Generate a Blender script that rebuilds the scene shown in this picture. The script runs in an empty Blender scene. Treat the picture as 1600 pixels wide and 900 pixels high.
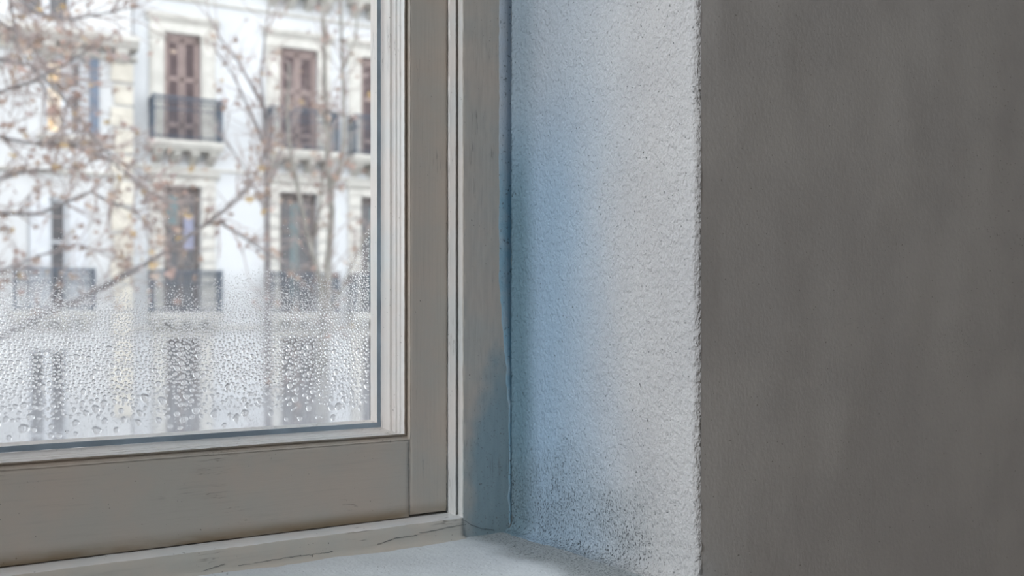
import bpy, bmesh, math, random
import numpy as np
from mathutils import Vector, Matrix, noise

# ------------------------------------------------------------------ camera
SC = bpy.context.scene
COL = SC.collection
FPX, CX, HY = 1612.0, 800.0, 492.0            # focal length, centre column and horizon row (of 1600x900)
YAW = math.radians(33.9)
F = Vector((math.sin(YAW), math.cos(YAW), 0.0))
R = Vector((math.cos(YAW), -math.sin(YAW), 0.0))
ZC = 1.15
CAM = Vector((0.0, -1.0, ZC))
cd = bpy.data.cameras.new('camera')
cd.sensor_width = 36.0
cd.lens = 36.0 * FPX / 1600.0
cd.shift_y = (HY - 450.0) / 1600.0
cd.clip_start, cd.clip_end = 0.05, 300.0
cd.dof.use_dof = True
cd.dof.focus_distance = 1.03
cd.dof.aperture_fstop = 5.8
cam = bpy.data.objects.new('camera', cd)
COL.objects.link(cam)
cam.location = CAM
cam.rotation_euler = (math.pi / 2, 0.0, -YAW)
SC.camera = cam

# ------------------------------------------------------------------ sky, added side lamp, exposure
W = bpy.data.worlds.new('overcast_sky')
SC.world = W
W.use_nodes = True
bg = W.node_tree.nodes['Background']
bg.inputs['Color'].default_value = (0.945, 0.97, 1.0, 1.0)
bg.inputs['Strength'].default_value = 2.7


def area_lamp(name, loc, rot, sx, sy, power, color):
    l = bpy.data.lights.new(name, 'AREA')
    l.shape = 'RECTANGLE'
    l.size, l.size_y = sx, sy
    l.energy = power
    l.color = color
    o = bpy.data.objects.new(name, l)
    COL.objects.link(o)
    o.location, o.rotation_euler = loc, rot
    return o


# unseen area lamp added outside the left wall to brighten reveal and mouldings
area_lamp('added_left_lamp', (-2.58, -0.93, 2.55), (0, -math.pi / 2, 0), 1.7, 0.95, 86.0, (0.97, 0.985, 1.0))

vs = SC.view_settings
vs.view_transform = 'Standard'
vs.look = 'None'
vs.gamma = 1.0
vs.use_curve_mapping = False
vs.exposure = 0.0

rnd = random.Random(7)
nr = np.random.default_rng(11)


# ------------------------------------------------------------------ pixel geometry, used to read real sizes off the photograph
def ray(px):
    u = (px - CX) / FPX
    return F.x + u * R.x, F.y + u * R.y


def X(px, Y):
    """World x where image column px meets the plane y = Y."""
    a, b = ray(px)
    return (1.0 + Y) * a / b


def Z(px, py, Y):
    """World z where pixel (px, py) meets the plane y = Y."""
    a, b = ray(px)
    return ZC + (HY - py) / FPX * (1.0 + Y) / b


def at(px, py, t):
    """World point of pixel (px, py) at distance t along the optical axis."""
    u = (px - CX) / FPX
    return CAM + t * (F + u * R) + Vector((0, 0, t * (HY - py) / FPX))


# ------------------------------------------------------------------ small builders
def new_mesh(name, verts, faces, smooth=False):
    me = bpy.data.meshes.new(name)
    me.from_pydata([tuple(v) for v in verts], [], faces)
    me.update()
    if smooth:
        me.polygons.foreach_set('use_smooth', [True] * len(me.polygons))
    return me


def link(name, me, mat=None, parent=None):
    o = bpy.data.objects.new(name, me)
    COL.objects.link(o)
    if mat is not None and me is not None and not me.materials:
        me.materials.append(mat)
    if parent is not None:
        o.parent = parent
    return o


def empty(name, loc=(0, 0, 0), rz=0.0):
    o = bpy.data.objects.new(name, None)
    o.empty_display_size = 0.1
    COL.objects.link(o)
    o.location = loc
    o.rotation_euler = (0, 0, rz)
    return o


def tag(o, label=None, cat=None, group=None, kind=None):
    if label:
        o['label'] = label
    if cat:
        o['category'] = cat
    if group:
        o['group'] = group
    if kind:
        o['kind'] = kind
    return o


class MB:
    """Collects boxes, prisms and tubes and links them as one mesh object."""

    def __init__(self):
        self.v, self.f = [], []

    def box(self, x0, x1, y0, y1, z0, z1):
        b = len(self.v)
        self.v += [(x, y, z) for z in (z0, z1) for y in (y0, y1) for x in (x0, x1)]
        self.f += [tuple(b + i for i in q) for q in
                   ((0, 2, 3, 1), (4, 5, 7, 6), (0, 1, 5, 4), (2, 6, 7, 3), (0, 4, 6, 2), (1, 3, 7, 5))]
        return self

    def quad(self, a, b, c, d):
        n = len(self.v)
        self.v += [a, b, c, d]
        self.f.append((n, n + 1, n + 2, n + 3))
        return self

    def prism_x(self, prof, x0, x1):
        """prof: list of (y, z), extruded along x."""
        n, b = len(prof), len(self.v)
        self.v += [(x0, y, z) for y, z in prof] + [(x1, y, z) for y, z in prof]
        self.f += [(b + i, b + (i + 1) % n, b + n + (i + 1) % n, b + n + i) for i in range(n)]
        self.f += [tuple(range(b + n - 1, b - 1, -1)), tuple(range(b + n, b + 2 * n))]
        return self

    def tube(self, pts, rad, n=7):
        pts = [Vector(p) for p in pts]
        m, b = len(pts), len(self.v)
        ref = Vector((0.3, 0.8, 0.2))
        for i, p in enumerate(pts):
            d = (pts[min(i + 1, m - 1)] - pts[max(i - 1, 0)]).normalized()
            s = d.cross(ref)
            if s.length < 1e-3:
                s = d.cross(Vector((1, 0, 0)))
            s.normalize()
            q = d.cross(s)
            for k in range(n):
                a = 2 * math.pi * k / n
                self.v.append(tuple(p + rad[i] * (math.cos(a) * s + math.sin(a) * q)))
        for i in range(m - 1):
            for k in range(n):
                k2 = (k + 1) % n
                self.f.append((b + i * n + k, b + i * n + k2, b + (i + 1) * n + k2, b + (i + 1) * n + k))
        self.f.append(tuple(b + k for k in range(n - 1, -1, -1)))
        self.f.append(tuple(b + (m - 1) * n + k for k in range(n)))
        return self

    def build(self, name, mat, parent=None, smooth=False, bevel=0.0, seg=2):
        me = new_mesh(name, self.v, self.f, smooth)
        bm = bmesh.new()
        bm.from_mesh(me)
        bmesh.ops.recalc_face_normals(bm, faces=bm.faces)
        bm.to_mesh(me)
        bm.free()
        o = link(name, me, mat, parent)
        if bevel:
            m = o.modifiers.new('bevel', 'BEVEL')
            m.width, m.segments, m.limit_method = bevel, seg, 'ANGLE'
            me.polygons.foreach_set('use_smooth', [True] * len(me.polygons))
            w = o.modifiers.new('weighted', 'WEIGHTED_NORMAL')
            w.keep_sharp = True
        return o


# ------------------------------------------------------------------ materials
class NT:
    def __init__(self, name):
        self.m = bpy.data.materials.new(name)
        self.m.use_nodes = True
        self.t = self.m.node_tree
        self.p = self.t.nodes['Principled BSDF']
        self.out = self.t.nodes['Material Output']
        self.co = None

    def n(self, typ, **kw):
        nd = self.t.nodes.new(typ)
        for k, v in kw.items():
            setattr(nd, k, v)
        return nd

    def l(self, a, b):
        self.t.links.new(a, b)

    def obj(self):
        if self.co is None:
            self.co = self.n('ShaderNodeTexCoord').outputs['Object']
        return self.co

    def scaled(self, s):
        mp = self.n('ShaderNodeMapping')
        mp.inputs['Scale'].default_value = s
        self.l(self.obj(), mp.inputs['Vector'])
        return mp.outputs['Vector']

    def noise(self, scale, detail=4.0, rough=0.55, stretch=None, dist=0.0):
        nd = self.n('ShaderNodeTexNoise')
        nd.inputs['Scale'].default_value = scale
        nd.inputs['Detail'].default_value = detail
        nd.inputs['Roughness'].default_value = rough
        nd.inputs['Distortion'].default_value = dist
        self.l(self.scaled(stretch) if stretch else self.obj(), nd.inputs['Vector'])
        return nd.outputs['Fac']

    def ramp(self, src, a, b, va=0.0, vb=1.0, smooth=True):
        nd = self.n('ShaderNodeMapRange')
        nd.interpolation_type = 'SMOOTHSTEP' if smooth else 'LINEAR'
        nd.inputs['From Min'].default_value = a
        nd.inputs['From Max'].default_value = b
        nd.inputs['To Min'].default_value = va
        nd.inputs['To Max'].default_value = vb
        self.l(src, nd.inputs['Value'])
        return nd.outputs['Result']

    def math(self, op, a, b=None):
        nd = self.n('ShaderNodeMath', operation=op)
        for i, s in enumerate((a, b)):
            if s is None:
                continue
            if isinstance(s, (int, float)):
                nd.inputs[i].default_value = s
            else:
                self.l(s, nd.inputs[i])
        return nd.outputs[0]

    def mix(self, fac, a, b):
        nd = self.n('ShaderNodeMix', data_type='RGBA')
        for s, k in ((fac, 0), (a, 6), (b, 7)):
            if isinstance(s, tuple):
                nd.inputs[k].default_value = (*s, 1.0) if len(s) == 3 else s
            elif isinstance(s, (int, float)):
                nd.inputs[k].default_value = s
            else:
                self.l(s, nd.inputs[k])
        return nd.outputs[2]

    def xyz(self):
        s = self.n('ShaderNodeSeparateXYZ')
        self.l(self.obj(), s.inputs[0])
        return s.outputs

    def bump(self, h, strength, dist, prev=None):
        b = self.n('ShaderNodeBump')
        b.inputs['Strength'].default_value = strength
        b.inputs['Distance'].default_value = dist
        self.l(h, b.inputs['Height'])
        if prev is not None:
            self.l(prev, b.inputs['Normal'])
        return b.outputs['Normal']

    def done(self, color, rough=0.6, normal=None, spec=0.4):
        if isinstance(color, tuple):
            self.p.inputs['Base Color'].default_value = (*color, 1.0)
        else:
            self.l(color, self.p.inputs['Base Color'])
        if isinstance(rough, (int, float)):
            self.p.inputs['Roughness'].default_value = rough
        else:
            self.l(rough, self.p.inputs['Roughness'])
        self.p.inputs['Specular IOR Level'].default_value = spec
        if normal is not None:
            self.l(normal, self.p.inputs['Normal'])
        return self.m


def plain(name, color, rough=0.6, var=0.0, scale=3.0, spec=0.3):
    t = NT(name)
    if var:
        c2 = tuple(c * (1 - var) for c in color)
        return t.done(t.mix(t.ramp(t.noise(scale), 0.35, 0.65), color, c2), rough, None, spec)
    return t.done(color, rough, None, spec)


SILL_Z = ZC - 0.247
RAIL_BOT = ZC - 0.2212


def old_paint(name, base, stretch, grime_z=None, rough=0.42, blue=None, amp=1.0):
    """Old brushed gloss paint on wood: brush marks along the grain, pin holes, hairline cracks, grime in the joint."""
    t = NT(name)
    brush = t.noise(1.0, 5.0, 0.6, stretch)
    blot = t.noise(9.0, 5.0, 0.6)
    warm = tuple(c * k for c, k in zip(base, (1.03, 0.965, 0.93)))
    cool = tuple(c * k for c, k in zip(base, (0.93, 0.95, 0.955)))
    col = t.mix(t.ramp(blot, 0.35, 0.65), warm, cool)
    col = t.mix(t.ramp(brush, 0.52, 0.75, 0.0, 0.22), col, tuple(c * 0.6 for c in base))
    crackv = t.noise(1.0, 3.0, 0.5, tuple(s * 0.55 for s in stretch), 0.6)
    crack = t.math('ABSOLUTE', t.math('SUBTRACT', crackv, 0.5))
    zone = t.ramp(t.noise(14.0, 3.0), 0.55, 0.68)
    crack = t.math('MULTIPLY', t.ramp(crack, 0.0, 0.012, 1.0, 0.0), zone)
    pits = t.ramp(t.noise(330.0, 1.0), 0.73, 0.79)
    pits = t.math('MULTIPLY', pits, t.ramp(t.noise(24.0, 2.0), 0.42, 0.62))
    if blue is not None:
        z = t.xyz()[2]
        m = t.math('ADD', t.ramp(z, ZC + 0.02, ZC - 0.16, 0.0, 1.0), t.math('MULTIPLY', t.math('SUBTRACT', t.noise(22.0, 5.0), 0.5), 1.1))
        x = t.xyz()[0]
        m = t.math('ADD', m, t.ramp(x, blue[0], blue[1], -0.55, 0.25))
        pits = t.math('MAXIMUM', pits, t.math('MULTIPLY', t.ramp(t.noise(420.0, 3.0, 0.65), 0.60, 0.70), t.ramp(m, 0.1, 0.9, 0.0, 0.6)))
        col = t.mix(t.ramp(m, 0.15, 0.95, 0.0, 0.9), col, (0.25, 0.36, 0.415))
    dark = t.math('MAXIMUM', t.math('MULTIPLY', crack, 0.7), pits)
    col = t.mix(dark, col, (0.10, 0.085, 0.07))
    if grime_z is not None:
        z = t.xyz()[2]
        g = t.ramp(z, grime_z + 0.016, grime_z + 0.001, 0.0, 1.0)
        g = t.math('MULTIPLY', g, t.ramp(t.noise(40.0, 4.0, 0.6, (0.25, 1, 1)), 0.25, 0.6, 0.35, 0.85))
        col = t.mix(g, col, (0.24, 0.175, 0.10))
    h = t.math('SUBTRACT', t.math('ADD', t.math('MULTIPLY', brush, 0.6), t.math('MULTIPLY', blot, 0.4)), t.math('MULTIPLY', dark, 0.8))
    nrm = t.bump(h, 0.35 * amp, 0.0012)
    return t.done(col, rough, nrm, 0.35)


BASE = (0.55, 0.51, 0.458)
M = {}
M['rail'] = old_paint('paint_rail', BASE, (14.0, 260.0, 320.0), RAIL_BOT)
M['stile'] = old_paint('paint_stile', BASE, (320.0, 260.0, 11.0), RAIL_BOT)
M['mould'] = old_paint('paint_moulding', (0.81, 0.82, 0.815), (240.0, 240.0, 16.0), None, 0.34, None, 1.4)
M['frame'] = old_paint('paint_frame', (0.72, 0.73, 0.725), (240.0, 240.0, 12.0), None, 0.38)
M['frame_low'] = old_paint('paint_frame_low', (0.62, 0.60, 0.55), (11.0, 200.0, 240.0), None, 0.42)
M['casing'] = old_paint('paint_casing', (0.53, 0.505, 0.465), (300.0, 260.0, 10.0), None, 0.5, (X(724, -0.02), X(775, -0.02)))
M['ledge'] = old_paint('paint_ledge_lit', (0.84, 0.86, 0.87), (11.0, 200.0, 240.0), None, 0.4)  # paler copy of the frame paint: window light on the ledge put into colour
M['gasket'] = plain('gasket_slate', (0.34, 0.43, 0.52), 0.45, 0.25, 20.0)


def plaster(name, base, mode):
    t = NT(name)
    x, y, z = t.xyz()
    grain = t.noise(330.0, 3.0, 0.6, (1.0, 1.0, 0.62))
    lump = t.noise(130.0, 3.0, 0.55)
    soft = t.noise(7.0, 4.0, 0.6)
    col = t.mix(t.ramp(soft, 0.35, 0.65), base, tuple(c * k for c, k in zip(base, (0.90, 0.90, 0.91))))
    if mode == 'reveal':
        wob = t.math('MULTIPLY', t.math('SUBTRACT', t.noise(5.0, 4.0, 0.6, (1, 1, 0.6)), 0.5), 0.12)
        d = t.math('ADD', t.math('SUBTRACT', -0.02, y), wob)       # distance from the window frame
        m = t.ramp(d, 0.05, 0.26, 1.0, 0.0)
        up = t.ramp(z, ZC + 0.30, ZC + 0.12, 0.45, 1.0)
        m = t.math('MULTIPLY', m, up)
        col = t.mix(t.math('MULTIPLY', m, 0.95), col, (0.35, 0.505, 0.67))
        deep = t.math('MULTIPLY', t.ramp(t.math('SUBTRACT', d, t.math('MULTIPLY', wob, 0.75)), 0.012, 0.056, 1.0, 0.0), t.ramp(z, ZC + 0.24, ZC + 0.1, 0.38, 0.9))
        col = t.mix(deep, col, (0.155, 0.265, 0.33))  # darker teal beside the casing: blue paint plus corner shade put into the colour
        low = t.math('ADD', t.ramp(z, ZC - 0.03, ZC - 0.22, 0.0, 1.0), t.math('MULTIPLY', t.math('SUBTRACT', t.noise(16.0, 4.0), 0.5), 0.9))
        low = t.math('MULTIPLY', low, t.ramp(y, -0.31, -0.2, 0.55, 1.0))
    elif mode == 'sill':
        low = t.math('ADD', t.ramp(x, X(803, -0.02) - 0.13, X(803, -0.02) - 0.012, 0.1, 1.6), t.math('MULTIPLY', t.math('SUBTRACT', t.noise(18.0, 4.0), 0.5), 0.9))
    else:
        low = t.ramp(t.noise(6.0, 4.0), 0.40, 0.72, 0.15, 0.85)
    sp = t.noise(520.0, 4.0, 0.68, (1.0, 1.0, 0.7))
    thr = t.ramp(low, 0.1, 1.2, 0.74, 0.52 if mode == 'sill' else 0.53, False)
    specks = t.math('MULTIPLY', t.math('SUBTRACT', sp, thr), 11.0)
    cl = t.n('ShaderNodeClamp')
    t.l(specks, cl.inputs[0])
    specks = cl.outputs[0]
    pin = t.ramp(t.noise(380.0, 0.0, 0.5), 0.80, 0.84)
    pin = t.math('MAXIMUM', specks, pin)
    grime = t.math('MULTIPLY', t.ramp(low, 0.45, 1.3), {'reveal': 0.34, 'sill': 0.62, 'wall': 0.0}[mode])
    if mode != 'wall':
        col = t.mix(grime, col, (0.26, 0.30, 0.31))
    else:
        streak = t.ramp(t.noise(1.0, 5.0, 0.62, (60.0, 60.0, 9.0)), 0.5, 0.75, 0.0, 0.14)
        col = t.mix(streak, col, tuple(c * 0.72 for c in base))
    col = t.mix(t.math('MULTIPLY', pin, 0.72), col, (0.085, 0.10, 0.105) if mode != 'wall' else (0.2, 0.19, 0.175))
    h = t.math('ADD', t.math('MULTIPLY', grain, 0.55), t.math('MULTIPLY', lump, 0.6))
    h = t.math('SUBTRACT', h, t.math('MULTIPLY', pin, 0.5))
    nrm = t.bump(h, {'reveal': 1.0, 'sill': 0.6, 'wall': 0.12}[mode], {'reveal': 0.007, 'sill': 0.0022, 'wall': 0.003}[mode])
    return t.done(col, 0.86, nrm, 0.2)


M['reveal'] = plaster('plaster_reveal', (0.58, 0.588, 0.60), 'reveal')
M['face'] = plaster('plaster_face', (0.66, 0.66, 0.655), 'wall')
M['sill'] = plaster('plaster_sill', (0.79, 0.85, 0.89), 'sill')
M['room'] = plain('room_paint', (0.37, 0.36, 0.345), 0.9, 0.08, 1.5)
M['floor'] = plain('floor_wood', (0.28, 0.19, 0.12), 0.45, 0.35, 6.0)


def lap_mat():
    t = NT('plaster_lap')
    z = t.xyz()[2]
    up = t.ramp(z, ZC + 0.24, ZC + 0.12, 0.0, 1.0)
    col = t.mix(up, (0.38, 0.45, 0.53), (0.215, 0.36, 0.465))
    col = t.mix(t.ramp(t.noise(45.0, 4.0), 0.4, 0.7, 0.0, 0.4), col, (0.40, 0.43, 0.46))
    pin = t.ramp(t.noise(300.0, 1.0), 0.66, 0.72)
    col = t.mix(t.math('MULTIPLY', pin, 0.7), col, (0.07, 0.09, 0.10))
    return t.done(col, 0.8, t.bump(t.noise(240.0, 4.0), 0.4, 0.002), 0.2)


M['lap'] = lap_mat()
M['crack'] = plain('crack_shadowed_filler', (0.13, 0.155, 0.165), 0.95, 0.4, 120.0)


def glass_mat():
    """Thin clear pane: mostly let through, a fresnel share mirrored."""
    t = NT('window_glass')
    tr = t.n('ShaderNodeBsdfTransparent')
    tr.inputs[0].default_value = (0.975, 0.985, 0.985, 1)
    gl = t.n('ShaderNodeBsdfGlossy')
    gl.inputs['Roughness'].default_value = 0.02
    fr = t.n('ShaderNodeFresnel')
    fr.inputs['IOR'].default_value = 1.22
    mx = t.n('ShaderNodeMixShader')
    t.l(fr.outputs[0], mx.inputs[0])
    t.l(tr.outputs[0], mx.inputs[1])
    t.l(gl.outputs[0], mx.inputs[2])
    t.l(mx.outputs[0], t.out.inputs[0])
    return t.m


def film_mat():
    """Breath-fine mist on the pane: scatters what comes through, thicker low down."""
    t = NT('mist_film')
    x, y, z = t.xyz()
    edge = t.math('MULTIPLY', t.math('SUBTRACT', t.noise(11.0, 4.0), 0.5), 0.05)
    zz = t.math('ADD', z, edge)
    m = t.ramp(zz, ZC + 0.075, ZC - 0.02, 0.0, 0.24)
    m2 = t.ramp(zz, ZC - 0.05, ZC - 0.105, 0.0, 0.30)
    m = t.math('ADD', m, m2)
    m = t.math('MULTIPLY', m, t.ramp(t.noise(60.0, 5.0, 0.6, (1, 1, 0.35)), 0.3, 0.7, 0.75, 1.15))
    tr = t.n('ShaderNodeBsdfTransparent')
    tl = t.n('ShaderNodeBsdfTranslucent')
    tl.inputs[0].default_value = (0.62, 0.635, 0.68, 1)
    mx = t.n('ShaderNodeMixShader')
    t.l(m, mx.inputs[0])
    t.l(tr.outputs[0], mx.inputs[1])
    t.l(tl.outputs[0], mx.inputs[2])
    t.l(mx.outputs[0], t.out.inputs[0])
    return t.m


def water_mat():
    t = NT('water')
    g = t.n('ShaderNodeBsdfGlass')
    g.inputs['IOR'].default_value = 1.33
    g.inputs['Roughness'].default_value = 0.085
    t.l(g.outputs[0], t.out.inputs[0])
    return t.m


M['glass'], M['film'], M['water'] = glass_mat(), film_mat(), water_mat()


# ------------------------------------------------------------------ window: sash, moulding, pane, frame
XM, ZM = -0.05, ZC + 0.55                       # the middle of the casement
X_REV = X(803, -0.02)                           # plane of the plaster reveal
Y_WALL = X_REV / (ray(1088)[0] / ray(1088)[1]) - 1.0
G_Y = 0.057                                     # inner face of the glass

win = empty('window_1', (0, 0, 0))
tag(win, 'old off white painted wooden casement window with misted lower pane', 'window', kind='structure')

PROFILE = [(579, 0.057, 692), (589, 0.044, 698), (595, 0.044, 707.5), (609, 0.026, 716), (612.5, 0.0255, 716.8),
           (618, 0.0185, 719.5), (620, 0.0183, 720.2), (624.5, 0.0125, 722.0), (626, 0.0122, 722.6),
           (632, 0.0045, 723.6), (634.5, 0.0085, 727.5), (637.8, 0.0050, 732.2), (639.2, 0.0012, 733.4), (641.2, 0.0, 735.6)]
PR = [(X(a, b), b, Z(0, c, b)) for a, b, c in PROFILE]
X_FACE, Z_FACE = PR[-1][0], PR[-1][2]


def ring_point(i, prof, s):
    """Point of profile entry i at path position s (0..4) round the casement: right side down, bottom leftwards, left up, top."""
    x, y, z = prof[i]
    xl, zt = 2 * XM - x, 2 * ZM - z
    c = [(x, zt), (x, z), (xl, z), (xl, zt), (x, zt)]
    k = min(int(s), 3)
    f = s - k
    return Vector((c[k][0] * (1 - f) + c[k + 1][0] * f, y, c[k][1] * (1 - f) + c[k + 1][1] * f))


def sweep(name, prof, mat, jitter=0.0003, ends=True):
    stops = sorted(set([k / 220 for k in range(0, 441)] + [2.0 + k / 4 for k in range(0, 9)]))
    stops = [s for s in stops if s < 4.0]
    n = len(prof)
    vs_, fs_ = [], []
    for s in stops:
        for i in range(n):
            p = ring_point(i, prof, s)
            near = math.exp(-((p.x - X_FACE) ** 2 + (p.z - Z_FACE) ** 2) / 0.0009)
            j = jitter * (1.0 + 2.6 * near)
            q = Vector((p.x * 60, i * 1.7, p.z * 60))
            d = noise.noise_vector(q) * 0.7 + noise.noise_vector(q * 4.1) * 0.6
            vs_.append(p + Vector((d.x, d.y * 0.6, d.z)) * j)
    m = len(stops)
    for a in range(m):
        b = (a + 1) % m
        for i in range(n - 1):
            fs_.append((a * n + i, a * n + i + 1, b * n + i + 1, b * n + i))
    o = link(name, new_mesh(name, vs_, fs_), mat, win)
    return o


tag(sweep('glazing_bead', PR[0:2], M['mould'], 0.0002), 'white painted bead against the glass')
tag(sweep('glazing_gasket', PR[1:3], M['gasket'], 0.0001), 'slate blue strip behind the bead')
sweep('sash_moulding', PR[2:10], M['mould'], 0.00032)
sweep('sash_lip', PR[9:], M['stile'], 0.00032)

# stiles, rails: solid boards
X_ST_R = X(698.5, 0.0)


def board(name, x0, x1, y0, y1, z0, z1, mat, nx, nz, jit=0.0004, bevel=0.0008):
    """A board with slightly uneven front face and eased edges."""
    bm = bmesh.new()
    bmesh.ops.create_grid(bm, x_segments=nx, y_segments=nz, size=0.5)
    for v in bm.verts:
        px, pz = v.co.x + 0.5, v.co.y + 0.5
        v.co = Vector((x0 + px * (x1 - x0), y0, z0 + pz * (z1 - z0)))
        e = min(px * (x1 - x0), (1 - px) * (x1 - x0), pz * (z1 - z0), (1 - pz) * (z1 - z0))
        if e < 1e-6:
            v.co.y += bevel
            v.co.x += noise.noise(v.co * 90) * jit * 0.8
            v.co.z += noise.noise(v.co * 90 + Vector((5, 0, 0))) * jit * 0.8
        else:
            v.co.y += noise.noise(v.co * 18) * jit + noise.noise(v.co * 75) * jit * 0.35
    edge = [e for e in bm.edges if e.is_boundary]
    ext = bmesh.ops.extrude_edge_only(bm, edges=edge)
    nv = [v for v in ext['geom'] if isinstance(v, bmesh.types.BMVert)]
    for v in nv:
        v.co.y = y1
    bmesh.ops.contextual_create(bm, geom=[e for e in bm.edges if e.is_boundary])
    bmesh.ops.recalc_face_normals(bm, faces=bm.faces)
    me = bpy.data.meshes.new(name)
    bm.to_mesh(me)
    bm.free()
    me.polygons.foreach_set('use_smooth', [True] * len(me.polygons))
    try:
        me.set_sharp_from_angle(angle=math.radians(40))
    except Exception:
        pass
    return link(name, me, mat, win)


ZT = 2 * ZM - RAIL_BOT
board('stile', X_FACE - 0.0002, X_ST_R, 0.0, 0.05, RAIL_BOT + 0.002, ZT, M['stile'], 26, 500)
board('stile', 2 * XM - X_ST_R, 2 * XM - X_FACE, 0.0, 0.05, RAIL_BOT + 0.002, ZT, M['stile'], 10, 60)
board('bottom_rail', 2 * XM - X_FACE + 0.001, X_FACE - 0.0011, 0.0004, 0.05, RAIL_BOT, Z_FACE, M['rail'], 420, 40)
board('top_rail', 2 * XM - X_FACE + 0.001, X_FACE - 0.001, 0.0004, 0.05, 2 * ZM - Z_FACE, ZT, M['rail'], 60, 10)
pm = MB().box(2 * XM - PR[0][0] - 0.006, PR[0][0] + 0.006, G_Y, G_Y + 0.004, PR[0][2] - 0.006, 2 * ZM - PR[0][2] + 0.006)
tag(pm.build('pane', M['glass'], win), 'clear glass pane beaded with condensation low down')

# fixed frame round the casement
FR = [(698.6, 0.030), (699.0, 0.0022), (701.0, 0.0010), (703.2, -0.0005), (707.0, -0.0062), (709.5, -0.0098), (711.0, -0.0112), (712.3, -0.0115),
      (712.9, -0.0095), (713.6, -0.0070), (714.6, -0.0070), (715.6, -0.0095), (716.4, -0.0110), (719.0, -0.0150), (721.6, -0.0186), (723.2, -0.0200)]
frx = [(X(a, b), b) for a, b in FR]


def upright(name, pts, z0, z1, mat, nz, jit, mirror=False):
    n = len(pts)
    vv, ff = [], []
    for k in range(nz + 1):
        z = z0 + (z1 - z0) * k / nz
        for i, (x, y) in enumerate(pts):
            q = Vector((x * 50, i * 0.9, z * 55))
            d = noise.noise_vector(q) + noise.noise_vector(q * 4.3) * 0.5
            xx, yy = x + d.x * jit, y + d.y * jit
            vv.append((2 * XM - xx if mirror else xx, yy, z))
    for k in range(nz):
        for i in range(n - 1):
            ff.append((k * n + i, k * n + i + 1, (k + 1) * n + i + 1, (k + 1) * n + i))
    o = link(name, new_mesh(name, vv, ff), mat, win)
    for p in o.data.polygons:
        p.use_smooth = True
    try:
        o.data.set_sharp_from_angle(angle=math.radians(35))
    except Exception:
        pass
    return o


ZTOP = ZT + 0.03
LEDGE_Y = -0.022
upright('frame_bead', frx, RAIL_BOT - 0.006, ZTOP, M['frame'], 700, 0.00035)
upright('frame_bead', frx, RAIL_BOT - 0.006, ZTOP, M['frame'], 40, 0.0002, True)
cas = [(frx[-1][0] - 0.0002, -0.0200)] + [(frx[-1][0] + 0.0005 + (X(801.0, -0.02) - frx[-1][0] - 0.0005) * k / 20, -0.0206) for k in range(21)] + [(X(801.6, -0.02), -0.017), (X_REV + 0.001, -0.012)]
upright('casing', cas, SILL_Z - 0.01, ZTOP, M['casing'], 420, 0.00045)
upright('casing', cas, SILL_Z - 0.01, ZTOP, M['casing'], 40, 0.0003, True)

# plaster lapped over the casing edge, ragged
lapv, lapf = [], []
NLAP = 420
for k in range(NLAP + 1):
    z = SILL_Z + 0.004 + (ZTOP - SILL_Z - 0.004) * k / NLAP
    row = HY - (z - ZC) * FPX / 1.18
    w = 780.5 + max(0.0, min(1.0, (row - 440) / 200)) * 15.0
    w += 1.2 * noise.noise(Vector((0, 0, z * 26))) + 0.8 * noise.noise(Vector((3, 0, z * 130)))
    if row > 400:
        w += 2.0 * noise.noise(Vector((8, 1, z * 60)))
    w = min(w, 797.5)
    x0, x1 = X(w, -0.0216), X(799.2 + 0.7 * noise.noise(Vector((1, 5, z * 120))), -0.0216)
    for j, (x, y) in enumerate(((x0, -0.0204), (x0 + 0.0006, -0.0212), (x0 * 0.5 + x1 * 0.5, -0.0214), (x1 - 0.0004, -0.0213), (x1, -0.0198))):
        lapv.append((x + 0.0002 * noise.noise(Vector((j, 0, z * 200))), y + 0.00025 * noise.noise(Vector((j * 3, 2, z * 90))), z))
for k in range(NLAP):
    for j in range(4):
        lapf.append((k * 5 + j, k * 5 + j + 1, k * 5 + 6 + j, k * 5 + 5 + j))
tag(link('plaster_lap', new_mesh('plaster_lap', lapv, lapf, True), M['lap'], win), 'blue stained ragged plaster strip lapping the casing')
# dark cracked joint between casing and reveal
cr = MB()
pts = []
for k in range(260):
    z = SILL_Z + 0.004 + (ZTOP - SILL_Z) * k / 259
    pts.append(Vector((X(800.6, -0.0195) - 0.007 * max(0.0, 1 - (z - SILL_Z) / 0.03) ** 2 + 0.0007 * noise.noise(Vector((0, 2, z * 100))), -0.0192 - 0.003 * max(0.0, 1 - (z - SILL_Z) / 0.03), z)))
cr.tube(pts, [0.0007 + 0.0009 * max(0.0, noise.noise(Vector((0, 7, p.z * 70))) + 0.25) for p in pts], 6)
tag(cr.build('cracked_joint', M['crack'], win, True), 'dark cracked filler in the corner')

fb = MB()
fb.box(X_ST_R + 0.0006, X_REV + 0.01, 0.014, 0.075, SILL_Z - 0.03, ZTOP)
fb.box(2 * XM - X_REV - 0.01, 2 * XM - X_ST_R - 0.0006, 0.014, 0.075, SILL_Z - 0.03, ZTOP)
fb.box(2 * XM - X_REV - 0.01, X_REV + 0.01, 0.014, 0.075, SILL_Z - 0.03, RAIL_BOT - 0.003)
fb.box(X_ST_R - 0.012, X_REV + 0.01, 0.052, 0.075, SILL_Z - 0.03, ZTOP)
fb.box(2 * XM - X_REV - 0.01, 2 * XM - X_ST_R + 0.012, 0.052, 0.075, SILL_Z - 0.03, ZTOP)
fb.build('frame_jamb', M['frame_low'], win)

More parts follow.
